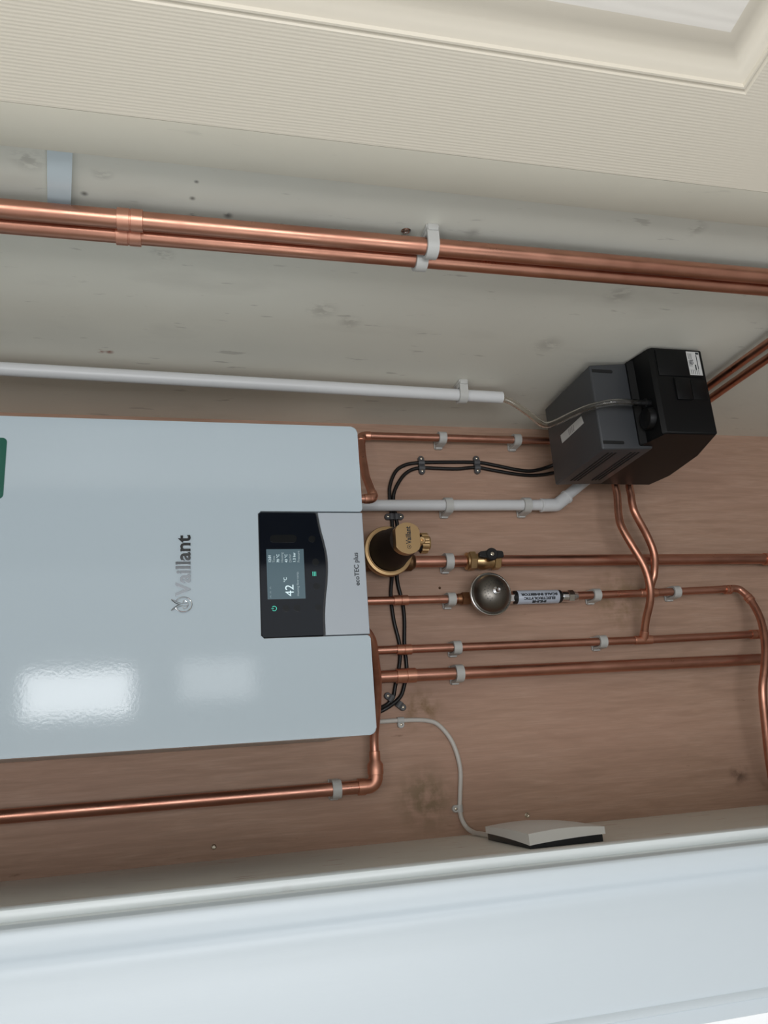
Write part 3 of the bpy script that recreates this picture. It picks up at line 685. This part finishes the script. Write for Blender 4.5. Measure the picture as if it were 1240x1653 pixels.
# ------------------------------------------------------------------ scale inhibitor
t = thing('scale_inhibitor', 'white-labelled electrolytic scale inhibitor cylinder with silver ends', 'scale inhibitor', (0.022, PY, -0.41))
io = Vector((0.0225, PY, -0.346)); dn = (0, 0, -1)
obj('upper_nut', nut(bmesh.new(), io, dn, 0.0118, 0.016), 'chrome', t)
obj('body', Lathe([(0.0105, 0.012), (0.0130, 0.0155), (0.0130, 0.020), (0.0130, 0.107), (0.0130, 0.1105), (0.0105, 0.114)], io, dn, 36), 'lever', t)
lab = obj('label_sleeve', Lathe([(0.01315, 0.0205), (0.0133, 0.0208), (0.0133, 0.1052), (0.01315, 0.1055)], io, dn, 36), 'label_white', t)
bm = nut(bmesh.new(), io + Vector((0, 0, -0.126)), dn, 0.0122, 0.013, 0.2)
lathe(bm, [(0.0100, 0.0), (0.0108, 0.003), (0.0108, 0.013)], io + Vector((0, 0, -0.113)), dn, 28)
lathe(bm, [(0.0105, 0.0), (0.0095, 0.006), (0.0082, 0.009)], io + Vector((0, 0, -0.139)), dn, 28)
obj('lower_nut', bm, 'chrome', t)
for s, x, sz in (('INLINE', -0.0118, 0.0066), ('ELECTROLYTIC', -0.0062, 0.0066), ('SCALE INHIBITOR', 0.0012, 0.0066)):
    # reads up the pipe; each line sits on the curve of the sleeve
    ang = math.asin((x + 0.0015) / 0.0137); rad = Vector((math.sin(ang), -math.cos(ang), 0)); up = Vector((-math.cos(ang), -math.sin(ang), 0))
    p = Vector((0.0225, PY, io.z - 0.063)) + rad * 0.0137 - up * 0.0022
    text('label_lettering', s, sz, p, (0, 0, 1), up, 'ink', lab, align='CENTER', extrude=0.0004, offset=0.00025, sx=1.42)

# ------------------------------------------------------------------ pump
def make_pump():
    t = thing('condensate_pump', 'black and grey condensate pump box fixed in the corner by the side wall', 'pump', (0.30, -0.23, -0.61))
    # grey cover: slightly tapered block
    x0, x1, yf, yb, zb, zt = 0.2155, 0.372, -0.308, -0.125, -0.527, -0.430
    bm = bmesh.new()
    co = {}
    for i, x in enumerate((x0, x1)):
        for j, y in enumerate((yf, yb)):
            for k, z in enumerate((zb, zt)):
                xx = x + (0.010 if (i == 1 and k == 0) else 0) + (0.004 if (i == 0 and k == 0) else 0)
                co[i, j, k] = bm.verts.new((xx, y, z))
    for f in (((0,0,0),(1,0,0),(1,0,1),(0,0,1)), ((0,1,0),(0,1,1),(1,1,1),(1,1,0)), ((0,0,0),(0,0,1),(0,1,1),(0,1,0)), ((1,0,0),(1,1,0),(1,1,1),(1,0,1)), ((0,0,1),(1,0,1),(1,1,1),(0,1,1)), ((0,0,0),(0,1,0),(1,1,0),(1,0,0))):
        bm.faces.new([co[q] for q in f])
    bmesh.ops.bevel(bm, geom=list(bm.edges), offset=0.004, segments=3, profile=0.5, affect='EDGES')
    cov = obj('cover', bm, 'pump_grey', t)
    for x in (0.361, 0.2285):                       # two upright slots in its front
        obj('front_slot', Prism(rounded([(x - 0.003, -0.473), (x + 0.003, -0.473), (x + 0.003, -0.4335), (x - 0.003, -0.4335)], [0.0029, 0.0029, 0, 0]), front(0), yf - 0.0006, yf + 0.004), 'void', cov)
    obj('cover_screw', Lathe([(0.0055, 0), (0.0055, 0.004), (0.0030, 0.006), (0.0, 0.006)], (0.274, yf + 0.001, -0.518), (0, -1, 0), 24), 'pump_grey', cov)
    for g in (-0.450, -0.494):                      # vent grooves in its left side
        for k in range(3):
            z = g - k * 0.0072
            xs = x0 + 0.004 * (zt - z) / (zt - zb)
            obj('vent_slot', Box(xs - 0.0007, xs + 0.003, -0.292, -0.150, z - 0.0014, z + 0.0014), 'void', cov)
    # black tank: profile seen from the front door side, extruded in X, then corners softened
    side = [(-0.3655, -0.612), (-0.3655, -0.518), (-0.360, -0.512), (-0.318, -0.510), (-0.312, -0.500), (-0.135, -0.500), (-0.110, -0.512), (-0.110, -0.640), (-0.165, -0.652), (-0.270, -0.642)]
    bm = Prism(side, lambda u, v, d: V(d, u, v), 0.2235, 0.3805)
    es = [e for e in bm.edges if abs(e.verts[0].co.x - e.verts[1].co.x) < 1e-6]
    bmesh.ops.bevel(bm, geom=es, offset=0.004, segments=3, profile=0.5, affect='EDGES')
    tank = obj('tank', bm, 'pump_black', t)
    # raised blocks on the tank's front, round the hose outlet
    bm = Box(0.3275, 0.376, -0.3675, -0.363, -0.606, -0.522, bev=0.0018); obj('front_block', bm, 'pump_black', tank)
    bm = Box(0.284, 0.3245, -0.3690, -0.363, -0.578, -0.548, bev=0.002)
    box(bm, 0.286, 0.3225, -0.3665, -0.363, -0.608, -0.580, bev=0.001); obj('latch', bm, 'pump_black', tank)
    obj('filler_bulge', Lathe([(0.020, 0.0), (0.020, 0.010), (0.017, 0.015), (0.009, 0.018), (0.0, 0.0185)], (0.262, -0.335, -0.517), (0, 0, 1), 40), 'pump_black', tank)
    bm = Lathe([(0.0085, 0.0), (0.0085, 0.010), (0.0060, 0.012), (0.0052, 0.020), (0.0058, 0.021), (0.0046, 0.034)], (0.288, -0.340, -0.514), (0, 0, 1), 28)
    obj('hose_spigot', bm, 'pump_black', tank)
    # rating plate on the front
    pl = obj('rating_plate', Prism([(0.3305, -0.6055), (0.3745, -0.6055), (0.3745, -0.5810), (0.3305, -0.5810)], front(0), -0.3680, -0.3672), 'paper', tank)
    bm = bmesh.new()
    for k in range(6): box(bm, 0.346 + 0.004 * (k % 2), 0.358, -0.36815, -0.36795, -0.5835 - k * 0.0012, -0.5830 - k * 0.0012)
    box(bm, 0.3415, 0.3685, -0.36815, -0.36795, -0.6000, -0.5985); box(bm, 0.3405, 0.3500, -0.36815, -0.36795, -0.5960, -0.5935)
    box(bm, 0.3695, 0.3735, -0.36815, -0.36795, -0.6045, -0.5985)
    for k in range(5): box(bm, 0.332, 0.3405, -0.36815, -0.36795, -0.5850 - k * 0.0035, -0.5842 - k * 0.0035)
    for k in range(4): box(bm, 0.360, 0.371, -0.36815, -0.36795, -0.5840 - k * 0.0020, -0.5834 - k * 0.0020)
    obj('plate_print', bm, 'ink', pl)
    text('approval_mark', 'CE', 0.0085, (0.3498, -0.36805, -0.5915), (1, 0, 0), (0, 0, 1), 'ink', pl, extrude=0.0001)
    # white paper tab on top of the cover
    tb = obj('paper_tab', Prism([(0.283, -0.262), (0.2985, -0.257), (0.2965, -0.174), (0.2800, -0.176)], lambda u, v, d: V(u, v, d), -0.4300, -0.4294), 'paper', cov)
    bm = bmesh.new()
    for k in range(4): box(bm, 0.2835, 0.2950, -0.226 + k * 0.006, -0.2248 + k * 0.006, -0.4295, -0.4293)
    obj('tab_print', bm, 'glyph_faint', tb)
    obj('wall_bracket', Box(0.262, 0.383, -0.125, -0.098, -0.60, -0.47, bev=0.003), 'pump_black', t)
    return t
make_pump()
# clear hose from the white pipe to the pump outlet
hp = spline([(0.288, -0.340, -0.488), (0.289, -0.338, -0.460), (0.2895, -0.333, -0.440), (0.2905, -0.310, -0.416), (0.291, -0.280, -0.401), (0.2885, -0.250, -0.384), (0.2905, -0.232, -0.374), (0.302, -0.219, -0.366), (0.327, -0.203, -0.354), (0.351, -0.192, -0.332), (0.3600, -0.1905, -0.310), (0.3600, -0.190, -0.296)], 8)
bm = Tube(hp, 0.0058, 20, caps=False)
bi = Tube(hp, 0.0042, 20, caps=False)
me_ = bpy.data.meshes.new('tmp'); bi.to_mesh(me_); bi.free(); bm.from_mesh(me_); bpy.data.meshes.remove(me_)
bm.verts.ensure_lookup_table()
nv = len(hp) * 20
for base in (0, (len(hp) - 1) * 20):
    for k in range(20):
        bm.faces.new((bm.verts[base + k], bm.verts[base + (k + 1) % 20], bm.verts[nv + base + (k + 1) % 20], bm.verts[nv + base + k]))
tag(obj('clear_hose', bm, 'hose', loc=(0.29, -0.30, -0.41), smooth=60), 'clear vinyl hose curving from the white wall pipe over the pump', 'hose')

# ------------------------------------------------------------------ cables
CY = -0.0042
c1 = [(-0.175, -0.040, 0.002), (-0.168, -0.020, -0.060), (-0.164, CY, -0.098), (-0.150, CY, -0.117), (-0.128, CY, -0.124), (-0.088, CY, -0.135), (-0.055, CY, -0.1375), (-0.009, CY, -0.130), (0.038, CY, -0.128), (0.073, CY, -0.133), (0.120, CY, -0.139), (0.182, CY, -0.141), (0.232, CY, -0.140), (0.257, CY, -0.1435), (0.284, CY, -0.157), (0.2975, CY, -0.178), (0.3025, CY, -0.206), (0.304, CY, -0.240), (0.3055, CY, -0.326), (0.300, CY, -0.366), (0.291, CY, -0.415), (0.290, CY, -0.450), (0.300, -0.010, -0.490), (0.310, -0.050, -0.525), (0.312, -0.095, -0.530)]
c2 = [(-0.190, -0.040, 0.002), (-0.180, -0.020, -0.050), (-0.174, CY, -0.085), (-0.165, CY, -0.108), (-0.150, CY, -0.130), (-0.132, CY, -0.1395), (-0.100, CY, -0.1475), (-0.055, CY, -0.147), (-0.009, CY, -0.1505), (0.025, CY, -0.149), (0.067, CY, -0.1425), (0.120, CY, -0.1465), (0.169, CY, -0.151), (0.219, CY, -0.147), (0.244, CY, -0.1515), (0.272, CY, -0.169), (0.286, CY, -0.187), (0.2915, CY, -0.208), (0.2910, CY, -0.240), (0.2908, CY, -0.285), (0.2945, CY, -0.325), (0.2885, CY, -0.364), (0.281, CY, -0.415), (0.280, CY, -0.455), (0.286, -0.012, -0.500), (0.296, -0.050, -0.545), (0.298, -0.095, -0.550)]
tag(obj('power_cable', Tube(spline(c1, 6), 0.0036, 14), 'black_cable', loc=(0.0, CY, -0.13)), 'black cable of the pair on the outside of the bend by the waste pipe', 'cable', 'black cables on the plywood')
tag(obj('power_cable', Tube(spline(c2, 6), 0.0036, 14), 'black_cable', loc=(0.0, CY, -0.15)), 'black cable of the pair on the inside of the bend by the waste pipe', 'cable', 'black cables on the plywood')
wc = [(-0.189, -0.030, 0.003), (-0.189, -0.012, -0.050), (-0.1890, CY, -0.090), (-0.1890, CY, -0.130), (-0.1920, CY, -0.177), (-0.203, CY, -0.201), (-0.234, CY, -0.2225), (-0.277, CY, -0.2320), (-0.320, CY, -0.2275), (-0.345, CY, -0.2245), (-0.362, -0.0050, -0.226), (-0.376, -0.010, -0.232), (-0.3835, -0.028, -0.238), (-0.3840, -0.060, -0.240), (-0.3840, -0.113, -0.243)]
tag(obj('white_cable', Tube(spline(wc, 6), 0.0040, 14), 'white_cable', loc=(-0.27, CY, -0.23)), 'white cable curving from under the boiler to the receiver box', 'cable')

def cable_clip(loc, ang, n, m, label, group, sep=0.0105, axis='back'):
    """saddle over n cables side by side; ang turns it in the plane of the plywood"""
    t = thing('cable_clip', label, 'clip', loc, group)
    R = Matrix.Rotation(ang, 3, 'Y')
    bm = bmesh.new(); nails = []
    for k in range(n):
        u0 = (k - (n - 1) / 2) * sep
        prof = [(u0 + 0.0058 * math.cos(PI * j / 10), -0.0042 - 0.0052 * math.sin(PI * j / 10)) for j in range(11)]
        prof = [(prof[0][0], -0.0001)] + prof + [(prof[-1][0], -0.0001)]
        prism(bm, prof, lambda u, v, d: Vector(loc) + R @ V(u, v, d), -0.0060, 0.0060)
    ends = ((-1, 1) if n == 2 else (1,))
    for s in ends:
        u = s * ((n - 1) / 2 * sep + 0.0075)
        lathe(bm, [(0.0062, 0), (0.0062, 0.0060), (0.0050, 0.0074)], Vector(loc) + R @ V(u, 0, 0), (0, -1, 0), 18)
        nails.append(Lathe([(0.0024, 0.0066), (0.0024, 0.0085), (0.0014, 0.0091), (0.0, 0.0092)], Vector(loc) + R @ V(u, 0, 0), (0, -1, 0), 14))
    obj('saddle', bm, m, t)
    for nl in nails: obj('nail', nl, 'screw', t)
    return t
G = 'dark cable clips on the plywood'
cable_clip((0.2970, 0, -0.210), 0.0, 2, 'grey_clip', 'dark double cable clip right after the black cables\' bend past the waste pipe', G, 0.0110)
cable_clip((0.3000, 0, -0.327), 0.0, 2, 'grey_clip', 'dark double cable clip nearest the pump', G, 0.0110)
cable_clip((0.1900, 0, -0.1460), PI / 2, 2, 'grey_clip', 'dark cable clip between the waste pipe and the brass filter', G, 0.0105)
cable_clip((-0.1560, 0, -0.1215), 2.25, 2, 'grey_clip', 'dark slanted cable clip between the lowest thick pipe and the white cable', G, 0.0190)
G = 'white cable clips on the plywood'
cable_clip((-0.1890, 0, -0.129), PI, 1, 'clip', 'small white cable clip close to the boiler corner', G)
cable_clip((-0.3445, 0, -0.2240), -PI / 2, 1, 'clip', 'small white cable clip near the receiver box', G)

# ------------------------------------------------------------------ receiver box on the left board
t = thing('wireless_receiver', 'flat white receiver with black base beside the white door frame', 'receiver', (XL, -0.20, -0.30))
obj('base', Box(XL, XL + 0.0105, -0.281, -0.112, -0.347, -0.2315, bev=0.0012), 'box_black', t)
bm = bmesh.new(); nu, nv = 20, 20
y0, y1, z0, z1 = -0.284, -0.109, -0.350, -0.230
top = {}; 
def cover_pt(i, j):
    u, v = i / nu, j / nv; y = y0 + (y1 - y0) * u; z = z0 + (z1 - z0) * v
    return V(XL + 0.0205 + 0.0060 * math.sin(PI * v) * (0.6 + 0.4 * math.sin(PI * u)) + 0.0015 * math.sin(PI * u), y, z)
for i in range(nu + 1):
    for j in range(nv + 1): top[i, j] = bm.verts.new(cover_pt(i, j))
for i in range(nu):
    for j in range(nv): bm.faces.new((top[i, j], top[i + 1, j], top[i + 1, j + 1], top[i, j + 1]))
edge = [(i, 0) for i in range(nu + 1)] + [(nu, j) for j in range(1, nv + 1)] + [(i, nv) for i in range(nu - 1, -1, -1)] + [(0, j) for j in range(nv - 1, 0, -1)]
low = []
for (i, j) in edge:
    p = cover_pt(i, j); f = (i / nu) if j == nv else (j / nv)
    g = math.sin(PI / 2 * f) ** 0.8 if j == nv else (math.sin(PI / 2 * (1 - f)) ** 0.8 if i == 0 else 1.0)
    low.append(bm.verts.new((XL + 0.0050 + 0.0055 * g, p.y, p.z)))
for k in range(len(edge)):
    a, b = edge[k], edge[(k + 1) % len(edge)]
    bm.faces.new((top[a], top[b], low[(k + 1) % len(edge)], low[k]))
es = [e for e in bm.edges if e.calc_face_angle(0) > 0.9]
bmesh.ops.bevel(bm, geom=es, offset=0.0016, segments=2, profile=0.5, affect='EDGES')
obj('cover', bm, 'box_white', t)

# ------------------------------------------------------------------ small things on the boards
def screw(p, axis, r, label, m='screw'):
    p = Vector(p)
    t = obj('screw', lathe(bmesh.new(), [(r, 0), (r, 0.0006), (r * 0.72, 0.0016), (r * 0.5, 0.0012), (r * 0.46, 0.0002), (0, 0.0002)], p, axis, 20), m, loc=tuple(p))
    return tag(t, label, 'screw')
screw((-0.3690, -0.0001, 0.198), (0, -1, 0), 0.0042, 'small brass screw in the plywood between the lone copper pipe and the door frame')
screw((-0.3665, -0.0001, -0.351), (0, -1, 0), 0.0046, 'small brass screw in the plywood beside the white receiver')
screw((0.0500, -0.0001, -0.226), (0, -1, 0), 0.0024, 'tiny dark screw in the plywood between valve and steel dome', 'brass_dark')
screw((XR - 0.0001, -0.605, -0.022), (-1, 0, 0), 0.0062, 'worn screw in the side wall beside the double pipe clips', 'steel_rim')
tag(obj('batten', Prism([(-0.702, 0.3625), (-0.702, 0.3875), (-0.590, 0.4025), (-0.590, 0.3775)], lambda u, v, d: V(d, u, v), XR - 0.006, XR - 0.0001), 'batten', loc=(XR, -0.64, 0.378)), 'short pale blue batten on the side wall ending at the copper pipes', 'batten')
